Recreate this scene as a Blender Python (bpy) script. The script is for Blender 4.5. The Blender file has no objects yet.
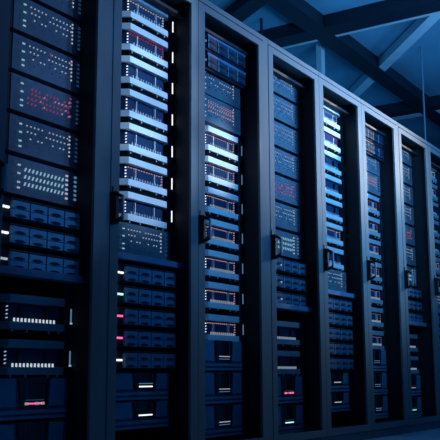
import bpy, bmesh, math, random
from mathutils import Vector, Matrix
random.seed(7)
scene = bpy.context.scene
COL = scene.collection

# ------------------------------------------------------------------ materials
def new_mat(name):
    m = bpy.data.materials.new(name); m.use_nodes = True
    nt = m.node_tree; nt.nodes.clear()
    out = nt.nodes.new('ShaderNodeOutputMaterial')
    return m, nt, out

def paint(name, col, rough=.5, metal=0., var=.12, scale=14., bump=.0, spec=.5, detail=4.):
    m, nt, out = new_mat(name)
    b = nt.nodes.new('ShaderNodeBsdfPrincipled')
    tc = nt.nodes.new('ShaderNodeTexCoord')
    nz = nt.nodes.new('ShaderNodeTexNoise'); nz.inputs['Scale'].default_value = scale; nz.inputs['Detail'].default_value = detail
    rp = nt.nodes.new('ShaderNodeValToRGB')
    rp.color_ramp.elements[0].position = .3; rp.color_ramp.elements[1].position = .7
    rp.color_ramp.elements[0].color = tuple(c*(1-var) for c in col) + (1,)
    rp.color_ramp.elements[1].color = tuple(min(1, c*(1+var)) for c in col) + (1,)
    nt.links.new(tc.outputs['Object'], nz.inputs['Vector'])
    nt.links.new(nz.outputs['Fac'], rp.inputs['Fac'])
    nt.links.new(rp.outputs['Color'], b.inputs['Base Color'])
    b.inputs['Roughness'].default_value = rough; b.inputs['Metallic'].default_value = metal
    b.inputs['Specular IOR Level'].default_value = spec
    if bump:
        bp = nt.nodes.new('ShaderNodeBump'); bp.inputs['Strength'].default_value = bump; bp.inputs['Distance'].default_value = .002
        n2 = nt.nodes.new('ShaderNodeTexNoise'); n2.inputs['Scale'].default_value = scale*20
        nt.links.new(tc.outputs['Object'], n2.inputs['Vector'])
        nt.links.new(n2.outputs['Fac'], bp.inputs['Height']); nt.links.new(bp.outputs['Normal'], b.inputs['Normal'])
    nt.links.new(b.outputs['BSDF'], out.inputs['Surface'])
    return m

def glow(name, col, strength):
    m, nt, out = new_mat(name)
    e = nt.nodes.new('ShaderNodeEmission'); e.inputs['Color'].default_value = col + (1,); e.inputs['Strength'].default_value = strength
    nt.links.new(e.outputs['Emission'], out.inputs['Surface'])
    try: m.cycles.emission_sampling = 'NONE'
    except Exception: pass
    return m

M = dict(
    frame=paint('rack_frame_paint', (.155, .183, .205), .7, .0, .04, 3, 0, .3),
    inner=paint('rack_inner_black', (.012, .015, .022), .6),
    rail=paint('rail_dark_steel', (.03, .04, .06), .5, .3),
    plinth=paint('plinth_dark', (.10, .13, .17), .5),
    bar=paint('crossbar_blue_steel', (.12, .2, .34), .6, 0, .12, 14, 0, .25),
    handle=paint('handle_black', (.006, .007, .01), .55, 0, .1),
    grip=paint('handle_grip_lit', (.3, .38, .45), .4),  # black handle's grip; the light it catches is put into this grey
    switch=paint('switch_face_dark', (.17, .155, .2), .5, 0, .15, 30),
    switch_pale=paint('switch_face_slate', (.085, .12, .16), .5, 0, .15, 30),
    void=paint('gap_shade_black', (.004, .005, .007), .9, 0, .1, 14, 0, .05),  # shade of the gap between tray modules, put into the colour
    ear=paint('ear_black', (.008, .01, .016), .6),
    server=paint('server_chassis_black', (.012, .017, .035), .8, 0, .12, 14, 0, .12),
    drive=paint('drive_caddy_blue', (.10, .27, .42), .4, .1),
    drive_lit=paint('drive_caddy_lit', (.12, .36, .54), .4, .1),  # leftmost rack's caddy copy, brighter light put into the colour
    drive_shaded=paint('drive_caddy_shaded', (.05, .13, .21), .7, 0, .12, 14, 0, .2),  # same caddy for farther racks, shade put into the colour
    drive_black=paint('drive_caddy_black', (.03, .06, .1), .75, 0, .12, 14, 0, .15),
    latch=paint('drive_latch_dark', (.012, .025, .065), .7, 0, .12, 14, 0, .2),
    drive_edge=paint('drive_edge_metal', (.2, .36, .5), .7, 0, .12, 14, 0, .2),
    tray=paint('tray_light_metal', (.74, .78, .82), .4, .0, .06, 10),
    tray_shaded=paint('tray_shaded_metal', (.5, .55, .58), .4, .0, .06, 10),  # light tray metal again, fifth rack's shade put into the colour
    tray_dark_shaded=paint('tray_dark_shaded_metal', (.24, .32, .38), .4, .0, .06, 10),  # darker modules, and farther racks' trays with their shade put into the colour
    window=paint('tray_window_navy', (.008, .03, .085), .6, 0, .12, 14, 0, .15),
    pin=paint('tray_pin_white', (.75, .8, .86), .4),
    ups=paint('power_unit_navy', (.05, .10, .2), .45),
    ups_panel=paint('power_unit_blue_panel', (.09, .27, .42), .4),
    display=paint('display_black', (.008, .011, .02), .25),
    roof=paint('roof_deck_teal', (.2, .42, .56), .8, 0, .3, 1.1, 0, .2, 2.),
    beam=paint('beam_navy', (.009, .017, .032), .6, 0, .12, 3),
    brace=paint('brace_pale_steel', (.75, .8, .85), .5, 0, .06, 5),
    cond=paint('conduit_grey', (.2, .28, .36), .5),
    wall=paint('wall_slate', (.08, .14, .2), .8, 0, .2, 1.5),
    white=glow('led_white', (.88, .93, 1.), 1.3),
    soft=glow('led_soft_white', (.62, .78, 1.), .52),
    dim=glow('led_dim_blue', (.22, .5, .85), .34),
    faint=glow('led_faint_teal', (.08, .24, .6), .13),
    cyan=glow('led_cyan', (.42, .8, 1.), .55),
    aqua=glow('led_aqua', (.45, 1., .95), 1.3),
    green=glow('led_green', (.25, .95, .75), .9),
    pink=glow('led_pink', (.9, .12, .38), .27),
    hot=glow('led_hot_pink', (1., .12, .36), 1.3),
    rose=glow('led_rose', (.95, .62, .84), .38),
    rose_dim=glow('led_rose_dim', (.9, .42, .6), .2),
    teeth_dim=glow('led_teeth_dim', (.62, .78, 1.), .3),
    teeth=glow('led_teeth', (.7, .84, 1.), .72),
    red=glow('led_red', (1., .05, .14), .42),
)
def floor_mat():
    m, nt, out = new_mat('floor_tiles')
    b = nt.nodes.new('ShaderNodeBsdfPrincipled'); tc = nt.nodes.new('ShaderNodeTexCoord')
    br = nt.nodes.new('ShaderNodeTexBrick'); br.offset = 0
    br.inputs['Scale'].default_value = 1.; br.inputs['Brick Width'].default_value = .6; br.inputs['Row Height'].default_value = .6
    br.inputs['Mortar Size'].default_value = .004
    br.inputs['Color1'].default_value = (.55, .66, .74, 1); br.inputs['Color2'].default_value = (.6, .7, .78, 1); br.inputs['Mortar'].default_value = (.06, .09, .13, 1)
    nt.links.new(tc.outputs['Object'], br.inputs['Vector']); nt.links.new(br.outputs['Color'], b.inputs['Base Color'])
    b.inputs['Roughness'].default_value = .3
    nt.links.new(b.outputs['BSDF'], out.inputs['Surface']); return m
M['floor'] = floor_mat()

# ------------------------------------------------------------------ mesh helpers
def box(bm, x0, x1, y0, y1, z0, z1):
    vs = [bm.verts.new((x, y, z)) for z in (z0, z1) for y in (y0, y1) for x in (x0, x1)]
    for f in ((0, 2, 3, 1), (4, 5, 7, 6), (0, 1, 5, 4), (2, 6, 7, 3), (0, 4, 6, 2), (1, 3, 7, 5)):
        bm.faces.new([vs[i] for i in f])

def prism(bm, pts, z0, z1):           # polygon in x,y pulled up in z
    a = [bm.verts.new((x, y, z0)) for x, y in pts]; b = [bm.verts.new((x, y, z1)) for x, y in pts]
    n = len(pts)
    bm.faces.new(a[::-1]); bm.faces.new(b)
    for i in range(n): bm.faces.new((a[i], a[(i+1) % n], b[(i+1) % n], b[i]))

def prism_y(bm, pts, y0, y1):         # polygon in x,z pulled back in y
    a = [bm.verts.new((x, y0, z)) for x, z in pts]; b = [bm.verts.new((x, y1, z)) for x, z in pts]
    n = len(pts)
    bm.faces.new(a); bm.faces.new(b[::-1])
    for i in range(n): bm.faces.new((a[(i+1) % n], a[i], b[i], b[(i+1) % n]))

def beam_between(bm, p, q, w, h):
    p = Vector(p); q = Vector(q); d = (q-p).normalized()
    s = d.cross(Vector((0, 0, 1)))
    if s.length < 1e-3: s = Vector((1, 0, 0))
    s.normalize(); u = s.cross(d).normalized()
    vs = [bm.verts.new(c + s*a*w/2 + u*b*h/2) for c in (p, q) for a, b in ((-1, -1), (1, -1), (1, 1), (-1, 1))]
    bm.faces.new(vs[:4][::-1]); bm.faces.new(vs[4:])
    for i in range(4): bm.faces.new((vs[i], vs[(i+1) % 4], vs[4+(i+1) % 4], vs[4+i]))

def tube(bm, pts, r, n=10):
    prev = None
    for i, c in enumerate(pts):
        c = Vector(c)
        a = Vector(pts[max(0, i-1)]); b = Vector(pts[min(len(pts)-1, i+1)]); d = (b-a).normalized()
        s = d.cross(Vector((.3, .2, .93))).normalized(); u = s.cross(d)
        ring = [bm.verts.new(c + (s*math.cos(t*2*math.pi/n) + u*math.sin(t*2*math.pi/n))*r) for t in range(n)]
        if prev:
            for t in range(n): bm.faces.new((prev[t], prev[(t+1) % n], ring[(t+1) % n], ring[t]))
        else: bm.faces.new(ring[::-1])
        prev = ring
    bm.faces.new(prev)

CACHE = {}
def mesh(key, fn, bevel=0.):
    if key in CACHE: return CACHE[key]
    bm = bmesh.new(); fn(bm)
    bmesh.ops.recalc_face_normals(bm, faces=bm.faces)
    if bevel:
        es = [e for e in bm.edges if len(e.link_faces) == 2 and e.calc_face_angle(0) > .6]
        bmesh.ops.bevel(bm, geom=es, offset=bevel, segments=2, affect='EDGES', profile=.6)
    me = bpy.data.meshes.new(str(key)); bm.to_mesh(me); bm.free()
    CACHE[key] = me; return me

def part(name, key, fn, mat, parent, loc=(0, 0, 0), bevel=0., label=None):
    key = (key, mat)
    me = mesh(key, fn, bevel)
    if not me.materials: me.materials.append(M[mat])
    o = bpy.data.objects.new(name, me); COL.objects.link(o)
    o.location = loc
    if parent: o.parent = parent
    if label: o['label'] = label
    return o

def thing(name, label, cat, loc, group=None):
    o = bpy.data.objects.new(name, None); COL.objects.link(o)
    o.empty_display_size = .05
    o.location = loc; o['label'] = label; o['category'] = cat
    if group: o['group'] = group
    return o

def struct(name, fn, mat, loc=(0, 0, 0)):
    o = part(name, name, fn, mat, None, loc); o['kind'] = 'structure'; return o

# ------------------------------------------------------------------ room
struct('floor', lambda b: box(b, -1.5, 13, -3.6, 3.2, -.1, 0), 'floor')
struct('ceiling', lambda b: box(b, -1.5, 13, -3.6, 3.2, 3.31, 3.41), 'roof')
struct('wall_back', lambda b: box(b, -1.5, 13, 3.2, 3.3, 0, 3.31), 'wall')
struct('wall_right', lambda b: box(b, 13, 13.1, -3.6, 3.2, 0, 3.31), 'wall')

def roof_item(name, label, cat, fn, mat):
    o = part(name, label, fn, mat, None); o['label'] = label; o['category'] = cat; return o
roof_item('roof_beam', 'dark navy roof beam running along above and behind the rack row', 'beam',
          lambda b: box(b, 1.5, 12.9, .85, 1.02, 3.2, 3.31), 'beam')
t = thing('roof_beam', 'dark wide roof beam crossing over the racks with a pale lower edge', 'beam', (6.25, -.3, 3.2))
part('web', 'cross_web', lambda b: (box(b, -.03, .17, -2.6, 1.145, .0, .11), box(b, -.03, .17, 1.325, 3.4, .0, .11)), 'beam', t)
part('flange', 'cross_flange', lambda b: (box(b, .172, .205, -2.6, 1.145, -.004, .02), box(b, .172, .205, 1.325, 3.4, -.004, .02)), 'brace', t, label='steel flange, lit edge painted pale')  # lit lower lip of the beam, put into the pale colour
t = thing('roof_beam', 'pale edged roof beam crossing at the far right above the rack tops', 'beam', (8.85, -.3, 3.2))
part('web', 'far_web', lambda b: (box(b, -.05, .12, -2.6, 1.145, .0, .11), box(b, -.05, .12, 1.325, 3.4, .0, .11)), 'beam', t)
part('flange', 'far_flange', lambda b: (box(b, .122, .24, -2.6, 1.145, -.004, .02), box(b, .122, .24, 1.325, 3.4, -.004, .02)), 'brace', t, label='steel flange, lit edge painted pale')  # far beam's lit edge, drawn as a pale strip
roof_item('roof_brace', 'pale steel diagonal brace slanting up to the upper right corner', 'brace',
          lambda b: beam_between(b, (6.46, -.06, 3.255), (8.7, 1.97, 3.255), .1, .08), 'brace')
roof_item('roof_brace', 'dark diagonal brace at upper left behind the third rack top', 'brace',
          lambda b: beam_between(b, (5.36, .80, 3.26), (6.08, 2.01, 3.26), .15, .08), 'beam')
roof_item('roof_hanger', 'short blue steel post between rack tops and the crossing roof beam', 'post',
          lambda b: box(b, 6.74, 6.81, 1.13, 1.18, 2.1, 3.31), 'brace')
roof_item('hanging_conduit', 'thin dark vertical conduit hanging above the third rack from left', 'conduit',
          lambda b: tube(b, [(6.0, 1.32, 3.31), (6.0, 1.32, 2.1)], .012), 'beam')
roof_item('hanging_conduit', 'thin pale vertical conduit hanging beneath the roof at upper right', 'conduit',
          lambda b: tube(b, [(7.35, .42, 3.31), (7.35, .42, 2.1)], .008), 'cond')

# ------------------------------------------------------------------ racks
H, ZB, ZT = 2.09, .086, 2.024
RE = [2.4157 + .6*k + .0327*((k >= 1) + (k >= 3) + (k >= 6)) for k in range(8)]
LE = [1.966, 2.559, 3.1565, 3.797, 4.389, 4.989, 5.62, 6.222]
CX0 = [1.86, 2.509, 3.1035, 3.748, 4.3375, 4.9375, 5.572, 6.1705]      # cabinet left side
CX1 = [2.456, 3.1025, 3.697, 4.3365, 4.9365, 5.531, 6.1695, 6.768]     # cabinet right side
KIND = 'ABCABCAB'
ORD = ['leftmost', 'second', 'third', 'fourth', 'fifth', 'sixth', 'seventh', 'eighth']
RLAB = ['the leftmost rack', 'second rack from left', 'third rack from left', 'fourth rack from left',
        'fifth rack from left', 'sixth rack from left', 'seventh rack from left', 'the rack at the right edge']
YF = .115

RACK_LABELS = [
 'leftmost tall server rack, darkest one, cut off by the left edge',
 'second tall server rack from left, filled with bright tray modules',
 'third tall server rack from left, two drive servers at its top',
 'fourth tall server rack from left, filled with dotted network switches',
 'fifth tall server rack from left, glowing trays at its top',
 'sixth tall server rack from left, narrow, pale frame',
 'seventh tall server rack from left, with pale frame, near right edge',
 'rightmost tall server rack, cut off by the right edge']

def make_rack(k):
    x0, x1, le, re = CX0[k], CX1[k], LE[k], RE[k]
    r = thing('server_rack', RACK_LABELS[k], 'server rack', (x0, 0, 0), 'server racks in the row')
    W = x1-x0; l = le-x0; rr = re-x0
    K = (round(W, 4), round(l, 4), round(rr, 4))
    for s in (0, 1):
        part('side_panel', ('side', K, s), lambda b: box(b, *((.0, .012) if s == 0 else (W-.012, W)), .0125, 1.0, .05, H-.03), 'inner', r)
    part('top_panel', ('top', K), lambda b: box(b, 0, W, 0.002, 1.0, H-.026, H), 'frame', r, bevel=.003)
    part('rear_panel', ('rear', K), lambda b: box(b, .012, W-.012, .98, 1.0, .05, H-.03), 'inner', r)
    part('base_panel', ('base', K), lambda b: box(b, .012, W-.012, .05, .98, .05, .08), 'inner', r)
    part('plinth', ('plinth', K), lambda b: box(b, 0, W, .012, 1.0, 0, .045), 'plinth', r)
    def rail(b, a):
        box(b, a-.018, a+.018, YF+.012, YF+.03, .08, H-.03)
        for i in range(40): box(b, a-.004, a+.004, YF+.009, YF+.0125, .12+i*.048, .128+i*.048)
    sh = rr + (.045 if k == 0 else 0)
    # upright rails behind the ears
    part('mounting_rail', ('railR', K), lambda b: rail(b, min(sh+.035, W-.03)), 'rail', r)
    part('mounting_rail', ('railL', K), lambda b: rail(b, sh-.415), 'rail', r)
    part('top_crossbar', ('tcb', K), lambda b: box(b, .013, W-.013, .07, .1, 1.985, 2.0), 'inner', r)
    z = {'A': .725, 'B': .842, 'C': .555}[KIND[k]]
    if KIND[k] != 'C':
        part('shelf_bar', ('bar', K), lambda b: box(b, .013, W-.013, .065, .13, z-.013, z+.013), 'bar', r, bevel=.003)
    # door: four-sided frame with a lever handle on its left stile
    def door(b):
        T = .012; zb, zt = .05, H-.033
        box(b, .0012, l, 0, T, zb, zt); box(b, rr, W-.0012, 0, T, zb, zt)
        box(b, l, rr, 0, T, zb, ZB); box(b, l, rr, 0, T, ZT, zt)
    d = part('door', ('door', K), door, 'frame', r)
    h = part('handle', 'handle_base', lambda b: (prism(b, [(-.009, 0), (.009, 0), (.009, -.026), (-.009, -.026)], -.062, .062),
              beam_between(b, (0, -.02, .055), (0, -.05, .04), .012, .012), beam_between(b, (0, -.02, -.055), (0, -.05, -.04), .012, .012)),
             'handle', d, (l-.041, 0, 1.0))
    part('grip', 'handle_grip', lambda b: box(b, -.005, .005, -.058, -.048, -.046, .046), 'grip', h, bevel=.003)
    part('lock', 'handle_lock', lambda b: (box(b, -.003, .003, -.004, 0, .06, .085),), 'handle', h)
    if k in (0, 2, 5):
        w2 = CX0[k+1]-x1
        part('filler_post', ('post', round(w2, 4)), lambda b: (box(b, .0015, w2-.0015, .002, .05, .045, H-.02),), 'frame', r, (W, 0, 0))
        part('top_cap', ('cap', round(w2, 4)), lambda b: box(b, 0, w2, .003, 1.0, H-.02, H), 'frame', r, (W, 0, 0))
        part('plinth', ('pplinth', round(w2, 4)), lambda b: box(b, 0, w2, .012, 1.0, 0, .045), 'plinth', r, (W, 0, 0))
    return r

# ------------------------------------------------------------------ equipment
def dots(bm, pts, w, h, d=.003):
    for x, z in pts: box(bm, x-w/2, x+w/2, -d, .001, z-h/2, z+h/2)

def slants(bm, pts, w, h, s, d=.003):      # leaning dashes
    for x, z in pts:
        prism_y(bm, [(x-w/2-s, z-h/2), (x+w/2-s, z-h/2), (x+w/2+s, z+h/2), (x-w/2+s, z+h/2)], -d, .001)

def ears(parent, h, right=True):
    part('mounting_ear', ('earL', h), lambda b: (box(b, -.405, -.372, .004, .009, -h/2, h/2),), 'ear', parent)
    part('mounting_ear', ('earR', h), lambda b: (box(b, .012, .046, .004, .009, -h/2, h/2),), 'ear', parent)

def make_switch(x, z, var, label, group, pale):
    t = thing('network_switch', label, 'network switch', (x, YF, z), group)
    h = .133
    part('chassis', 'sw_body', lambda b: box(b, -.37, .008, 0, .34, -h/2, h/2), 'switch_pale' if pale else 'switch', t, bevel=.002)
    ears(t, h)
    rnd = random.Random({'plain': 1, 'redspot': 1, 'pink': 2, 'bright': 3, 'rosy': 4}[var])
    part('ear_lights', 'sw_ear', lambda b: [box(b, -.392, -.386, .001, .005, zz-.002, zz+.002) for zz in (.045, .02, -.005, -.03, -.05)], 'faint' if var != 'pink' else 'pink', t)
    lc = 'cyan' if var != 'bright' else 'soft'
    for zl in (.04, .01, -.022, -.042): part('status_light', 'sw_status', lambda b: dots(b, [(0, 0)], .012, .005), lc, t, (-.318, 0, zl))
    part('status_ports', 'sw_statusb', lambda b: dots(b, [(-.336, zz) for zz in (.052, .04, .01, -.008, -.022, -.042)], .012, .011), 'faint', t)
    part('uplink_ports', 'sw_uplink', lambda b: dots(b, [(-.026, zz) for zz in (.048, .031, .014, -.003, -.02, -.037)], .012, .008), 'dim' if var in ('bright',) else 'faint', t)
    cols = [-.287 + i*.0192 for i in range(12)]
    if var == 'bright':
        part('port_lights', 'sw_bright', lambda b: slants(b, [(c, r) for c in cols[:11] for r in (.028, .002, -.024)], .005, .013, .003), 'cyan', t)
        part('link_lights', 'sw_brlink', lambda b: dots(b, [(-.073, zz) for zz in (.046, .03, .012, -.006, -.022, -.04)], .012, .007), 'soft', t)
        return t
    if var == 'pink':
        part('port_lights', 'sw_pink', lambda b: slants(b, [(c, r) for c in cols for r in (.03, .012, -.007, -.025) if rnd.random() < .88], .0048, .007, .002), 'pink', t)
        part('active_port_lights', 'sw_pinkw', lambda b: slants(b, [(c+.006, r+.003) for c in cols for r in (.03, .012, -.007, -.025) if rnd.random() < .3], .0045, .006, .002), 'rose', t)
        part('link_lights', 'sw_pklink', lambda b: dots(b, [(-.064, zz) for zz in (.05, .034, .02, -.02)], .008, .006), 'pink', t)
        return t
    main = 'rose' if var == 'rosy' else 'soft'
    for r_, (zr, sk, sz) in enumerate(((.04, (5,), .0042), (.018, (3, 4), .0042), (-.006, (0, 2, 5, 6, 8, 11), .0044))):
        part('port_lights', ('sw_row', r_, var), lambda b: dots(b, [(c+(.004 if r_ == 1 else 0), zr) for i, c in enumerate(cols) if i not in sk], sz, .0039), main, t)
    if var == 'rosy':
        part('active_port_lights', 'sw_rosy', lambda b: slants(b, [(c, r) for c in cols for r in (.03, .01, -.01)], .005, .007, .002), 'rose', t)
    for r_, zr in enumerate((.03, .008, -.016, -.03)):
        part('idle_port_lights', ('sw_idle', r_, var), lambda b: dots(b, [(c+.006, zr) for i, c in enumerate(cols) if (i*7+r_*5) % 11 < 6], .004, .004), 'faint', t)
    part('link_lights', 'sw_link', lambda b: dots(b, [(-.064, zz) for zz in (.05, .036, .02, .006, -.01, -.026)], .0055, .006), 'soft', t)
    if var == 'redspot':
        part('alarm_light', 'sw_alarm', lambda b: dots(b, [(-.178, .041), (-.064, .042)], .009, .007), 'pink', t)
    return t

def make_server(x, z, led, label, group, act=None, h=.074, drive='drive_shaded', edge='rail'):
    t = thing('storage_server', label, 'server', (x, .085, z), group)
    part('chassis', ('srv_body', h), lambda b: box(b, -.37, .01, .006, .4, -h/2, h/2), 'server', t)
    ears(t, h)
    part('top_edge', ('srv_edge', h), lambda b: box(b, -.345, .008, .0, .01, h/2-.004, h/2) if edge == 'rail' else box(b, -.345, .008, -.004, .01, h/2-.014, h/2), edge, t)
    for i, xx in enumerate((-.383, -.361)):
        part('status_light', 'srv_led', lambda b: box(b, -.0075, .0075, -.004, .003, -.0038, .0038), led, t, (xx, 0, 0))
    part('ear_screws', 'srv_screw', lambda b: dots(b, [(.036, .028), (.036, 0), (.036, -.028)], .006, .006), 'rail', t)
    for c in range(4):
        for r in range(2):
            dh = .03
            dv = part('drive_bay', 'drive', lambda b: box(b, 0, .083, -.004, .02, -.0142, .0142), drive, t, (-.341+c*.0872, 0, (.5-r)*dh-.001), bevel=.0015)
            part('latch', 'latch', lambda b: prism_y(b, [(.012, -.001), (.03, -.0055), (.052, -.0055), (.068, -.002), (.052, .0045), (.03, .0045)], -.0075, -.003), 'latch', dv, (0, 0, -.0065))
            part('drive_edge', 'dedge', lambda b: box(b, 0, .004, -.006, -.003, -.013, .013), 'drive_edge', dv)
    if act: part('activity_light', 'srv_act', lambda b: dots(b, [(-.283, .0)], .010, .009, .006), act, t)
    return t

PROF = [(-.37, .12), (-.29, 0), (-.022, 0), (.012, .022), (.012, .33), (-.37, .33)]
INN = [(-.36, .13), (-.288, .022), (-.024, .022), (.008, .04), (.008, .32), (-.36, .32)]
def make_tray(x, z, top, right, teeth, edge, label, group, left='white', metal='tray'):
    t = thing('server_module', label, 'server module', (x, YF, z), group)
    part('chassis', 'tray_in', lambda b: prism(b, INN, -.061, .058), 'window', t)
    part('gap_shade', 'tray_gap_shade', lambda b: prism(b, [(-.365, .127), (-.287, .010), (-.024, .010), (.008, .03), (.008, .3), (-.365, .3)], -.0843, -.0605), 'void', t)  # black plate added where the gap under each module is only shade
    part('upper_bezel', 'tray_up', lambda b: prism(b, PROF, .032, .060), metal, t, bevel=.0015)
    part('lower_bezel', 'tray_lo', lambda b: prism(b, PROF, -.0605, -.033), metal, t, bevel=.0015)
    for c in (-.27, -.2, -.09, -.04): part('foot_clip', 'tray_clip', lambda b: box(b, -.002, .002, .005, .011, -.069, -.060), 'pin', t, (c, 0, 0))
    for c in (-.229, -.098):
        part('guide_post', ('tray_post'), lambda b: box(b, -.002, .002, .010, .024, -.031, .022), 'pin' if edge == 'white' or top else 'rail', t, (c, 0, 0))
    for zl in (.018, .005, -.008, -.021): part('status_light', 'tray_left', lambda b: slants(b, [(0, 0)], .006, .0042, .002), left, t, (-.285, .021, zl))
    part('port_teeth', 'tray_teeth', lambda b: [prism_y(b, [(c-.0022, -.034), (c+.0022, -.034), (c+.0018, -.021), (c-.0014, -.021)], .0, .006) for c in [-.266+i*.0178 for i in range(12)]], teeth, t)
    if top: part('port_lights', 'tray_top', lambda b: dots(b, [(-.27+i*.0178, .021) for i in range(13)], .0062, .004), top, t, (0, .018, 0))
    if right: part('link_lights', 'tray_right', lambda b: dots(b, [(-.046, zz) for zz in (.021, .009, -.003, -.015, -.027)], .006, .005), right, t, (0, .012, 0))
    part('mounting_ear', 'tray_ear', lambda b: box(b, .0125, .03, .002, .03, -.058, .056), 'ear', t)
    if edge == 'dim' and left == 'soft': part('edge_dot', 'tray_edot', lambda b: box(b, .0135, .0215, -.0025, .002, -.031, -.025), 'soft', t)
    if edge:
        part('edge_light', 'tray_edge', lambda b: box(b, .0145, .0195, -.001, .003, -.025, .025), edge, t)
    return t

def make_power(x, z, h, led, cap, label, group, bar=None):
    t = thing('power_unit', label, 'power unit', (x, YF, z), group)
    part('chassis', ('pw_body', h), lambda b: box(b, -.37, .01, .004, .42, -h/2, h/2), 'ups', t)
    ears(t, h)
    zt = h/2-.004; zb = -h/2+.042
    part('front_panel', ('pw_left', h), lambda b: prism_y(b, [(-.365, zb), (-.25, zb), (-.258, zt), (-.365, zt)], -.006, .006), 'ups_panel', t, bevel=.0015)
    part('front_panel', ('pw_right', h), lambda b: prism_y(b, [(-.09, zb), (-.012, zb), (-.012, zt), (-.082, zt)], -.004, .006), 'ups_panel', t, bevel=.0015)
    part('display', ('pw_disp', h), lambda b: prism_y(b, [(-.225, zb-.006), (-.098, zb-.006), (-.088, zt+.002), (-.238, zt+.002)], -.002, .006), 'display', t)
    for xx in (-.2025, -.1175): part('screen_rim', ('pw_rim', h), lambda b: box(b, -.0025, .0025, -.004, 0, zb+.03, zt-.004), 'ups', t, (xx, 0, 0))
    part('lower_rail', ('pw_r1', h), lambda b: box(b, -.365, -.01, -.008, .006, -h/2+.018, -h/2+.031), 'ups_panel', t, bevel=.002)
    part('lower_rail', ('pw_r2', h), lambda b: box(b, -.365, -.01, -.008, .006, -h/2+.0, -h/2+.011), 'ups_panel', t, bevel=.002)
    lz = zb + .010
    if bar: part('indicator_bar', 'pw_bar', lambda b: box(b, -.205, -.117, -.006, .0, -.0016, .0016), bar, t, (0, 0, lz+.012))
    part('indicator_strip', ('pw_strip', led == 'dim'), lambda b: box(b, -.205, -.117, -.005, .0, *((-.0026, .0026) if led != 'dim' else (-.0013, .0013))), led, t, (0, 0, lz))
    if cap: part('indicator_light', 'pw_cap', lambda b: dots(b, [(-.2, 0), (-.15, 0), (-.122, 0)], .013, .009, .007), cap, t, (0, 0, lz))
    return t

def zz(z): return .377 + (z-.377)*1.0138
NTH = ['topmost', 'second', 'third', 'fourth', 'fifth', 'sixth', 'bottom']
def nth(i, n): return 'top' if i == 0 else ('bottom' if i == n-1 else NTH[i])

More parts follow.
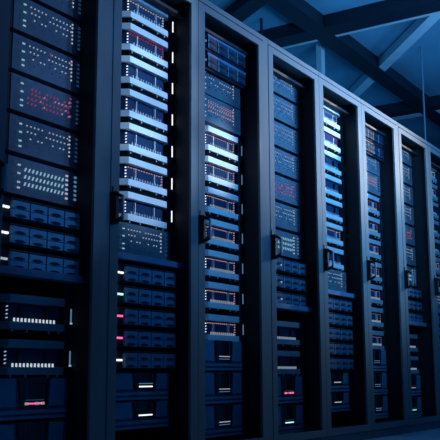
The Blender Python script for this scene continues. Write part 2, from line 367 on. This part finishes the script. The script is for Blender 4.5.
for k in range(8):
    make_rack(k)
    X = RE[k] + (.045 if k == 0 else .0); where = RLAB[k]; kind = KIND[k]
    if kind == 'A':
        idx = list(range(1 if k == 0 else 0, 7)); n = len(idx)
        for j, i in enumerate(idx):
            var = {4: 'pink', 6: 'bright', 3: 'redspot'}.get(i, 'plain')
            desc = {'pink': 'dark network switch with pink port lights', 'bright': 'network switch with three bold rows of pale blue dashes'}.get(var, 'dark network switch with tiny white port dots')
            lab = '%s, %s in %s' % (desc, nth(j, n) if var == 'bright' else nth(j, n) + ' one', where)
            make_switch(X, zz(1.947-.148*i), var, lab, 'network switches in ' + where, k > 0)
        for i, led in enumerate(('white', 'white', 'soft')):
            make_server(RE[k] + (.012 if k == 0 else 0), .942-.089*i, led, '%s of three blue drive servers in %s' % (['top', 'middle', 'bottom'][i], where),
                        'storage servers in ' + where, 'soft' if k == 3 else None, drive='drive_shaded' if k else 'drive_lit')
        for i in range(2):
            zc = zz([.59, .438][i])
            make_tray(RE[k], zc, None, None, 'teeth_dim' if k else 'teeth', 'dim' if k == 0 else None, '%s of two dark server modules with white port teeth in %s' % (['upper', 'lower'][i], where),
                      'server modules in ' + where, left='soft', metal='tray_dark_shaded')
        for i in range(2):
            led, cap = [('hot', 'rose'), ('soft', None)][i] if k == 0 else [('rose', 'hot'), ('aqua', None)][i] if k == 3 else [('rose', None), ('green', None)][i]
            make_power(RE[k], zz([.30, .151][i]), .14, led, cap, '%s dark power unit, indicator strip lit, at base of %s' % (['upper', 'lower'][i], where),
                       'power units in ' + where, 'faint')
    elif kind == 'B':
        for i in range(7):
            top = {0: 'soft', 1: 'red', 5: 'rose'}.get(i); right = {0: 'soft', 1: 'pink', 5: 'rose'}.get(i)
            lit = {0: 'with white dot row ', 1: 'with red dot row ', 5: 'with pinkish dot row '}.get(i, '')
            make_tray(X, zz(1.921-.1447*i), top, right, 'tray', 'white' if k == 1 else None, '%s pale metal server module %sin %s' % (nth(i, 7), lit, where), 'server modules in ' + where, metal='tray' if k < 4 else 'tray_shaded' if k == 4 else 'tray_dark_shaded')
        make_switch(X, zz(.915), 'plain', 'single dotted network switch beneath the pale modules in ' + where, 'network switch in ' + where, True)
        for i, led in enumerate(('white', 'aqua', 'hot', 'hot', 'white')):
            cl = {'white': 'white', 'aqua': 'aqua', 'hot': 'pink'}[led]
            make_server(X, .776-.0855*i, led, '%s of five dark drive servers, %s status lights, in %s' % (nth(i, 5) if i < 4 else 'bottom', cl, where),
                        'storage servers in ' + where, None, drive='drive' if k == 1 else 'drive_shaded')
        for i in range(2):
            make_power(X, zz([.333, .221][i]),   .108, 'white' if k == 1 else 'soft', None, '%s dark power unit with white strip at base of %s' % (['upper', 'lower'][i], where), 'power units in ' + where,
                       'dim' if i == 0 and k == 1 else None)
    else:
        for i in range(2):
            make_server(X, [1.945, 1.85][i], 'dim', '%s of two dark drive servers at top of %s' % (['upper', 'lower'][i], where), 'storage servers in ' + where, None, .085, 'drive_black' if k == 2 else 'server', 'bar' if k == 2 else 'rail')  # sixth rack's drives take the chassis black, shade put into the colour
        for i in range(2):
            make_switch(X, zz([1.751, 1.615][i]), ['plain', 'rosy'][i], ['upper network switch with faint blue dots in ', 'lower network switch with rosy dot rows in '][i] + where, 'network switches in ' + where, True)
        for i in range(7):
            make_tray(X, zz(1.474-.1475*i), *(('rose', 'rose') if k == 2 else ('rose_dim', 'rose_dim')), 'teeth_dim', 'dim' if k == 2 else None, '%s metal server module with pinkish dot row in %s' % (nth(i, 7), where), 'server modules in ' + where, metal='tray' if k < 4 else 'tray_dark_shaded')
        for i in range(3):
            make_power(X, zz([.465, .318, .171][i]), .14, 'dim', None, '%s of three navy power units at base of %s' % (['top', 'middle', 'bottom'][i], where), 'power units in ' + where, 'soft' if k == 2 else 'dim')

# ------------------------------------------------------------------ light
def area(name, loc, target, sx, sy, power, col):
    l = bpy.data.lights.new(name, 'AREA'); l.shape = 'RECTANGLE'; l.size = sx; l.size_y = sy; l.energy = power; l.color = col
    o = bpy.data.objects.new(name, l); COL.objects.link(o); o.location = loc
    d = (Vector(target)-Vector(loc)).normalized()
    o.rotation_euler = d.to_track_quat('-Z', 'X' if False else 'Y').to_euler()
    return o
BLUE = (.13, .43, 1.); PALE = (.86, .93, 1.)
def spot(name, loc, target, power, col, deg, blend, r=.08):
    l = bpy.data.lights.new(name, 'SPOT'); l.energy = power; l.color = col; l.spot_size = math.radians(deg); l.spot_blend = blend; l.shadow_soft_size = r
    o = bpy.data.objects.new(name, l); COL.objects.link(o); o.location = loc
    o.rotation_euler = (Vector(target)-Vector(loc)).to_track_quat('-Z', 'Y').to_euler(); return o
spot('aisle_spot', (2.2, -2.3, 1.9), (2.4, 0, 1.75), 12, (.07, .36, 1.), 62, 1., .15)
spot('aisle_spot', (3.4, -2.3, 1.9), (3.4, 0, 1.72), 135, (.08, .4, 1.), 62, 1., .15)
spot('aisle_spot', (4.8, -2.3, 1.9), (4.8, 0, 1.7), 200, (.13, .47, 1.), 62, 1., .15)
spot('far_spot', (8.2, -1.4, 2.2), (4.9, 0, 1.9), 800, (.95, .86, .7), 23, 1., .15)
spot('far_spot', (9.0, -1.4, 2.2), (5.4, 0, 1.2), 230, (.38, .64, .92), 22, 1., .15)
spot('far_spot', (7.6, -1.2, 2.4), (5.2, 0, 1.2), 45, (.6, .85, .9), 40, 1., .15)
area('roof_fill', (6.4, 1.9, 2.15), (6.4, 1.6, 3.46), 5.0, .3, 5, (.02, .4, 1.))  # unseen area lights added to brighten the roof deck and braces
area('roof_fill', (7.2, -1.2, 2.4), (7.4, .8, 3.46), 1., .4, 15, (.1, .42, 1.))
area('roof_fill', (5.0, -1.2, 1.9), (5.6, 1.0, 3.46), 1.5, .4, 40, (.12, .48, 1.))
def rack_fill_spot(x, z, power, col, deg, up=1.0):  # unseen narrow spots added to brighten the equipment inside single racks
    spot('rack_fill_spot', (x+.5, -2.3, z+up), (x, .1, z), power, col, deg, .7, .03)
for z in (1.88, 1.56, 1.22): rack_fill_spot(2.86, z, 170 if z > 1.3 else 190, (.5, .74, 1.), 12)
for z in (1.62, 1.3, .95): rack_fill_spot(2.27, z, 45, (.22, .5, 1.), 12)
rack_fill_spot(3.47, 1.43, 300, (.78, .92, 1.), 8.5)
rack_fill_spot(4.72, 1.84, 480, (.7, .88, 1.), 9, .25)
w = bpy.data.worlds.new('World'); scene.world = w; w.use_nodes = True
bg = w.node_tree.nodes['Background']; bg.inputs['Color'].default_value = (.04, .34, 1., 1); bg.inputs['Strength'].default_value = .12

# ------------------------------------------------------------------ camera
F = Vector((0.82986117, 0.52997628, 0.17451527)); R = Vector((0.53880552, -0.84242143, -0.00384148)); U = Vector((-0.14497951, -0.09721769, 0.98464697))
cd = bpy.data.cameras.new('Camera'); cam = bpy.data.objects.new('Camera', cd); COL.objects.link(cam)
m = Matrix((( R.x, U.x, -F.x, 0), (R.y, U.y, -F.y, -2.0938), (R.z, U.z, -F.z, .377), (0, 0, 0, 1)))
cam.matrix_world = m
cd.sensor_width = 36; cd.lens = 872.26*36/440; cd.clip_start = .05
scene.camera = cam
vs = scene.view_settings
vs.view_transform = 'Standard'; vs.look = 'None'; vs.gamma = 1; vs.use_curve_mapping = False; vs.exposure = 0
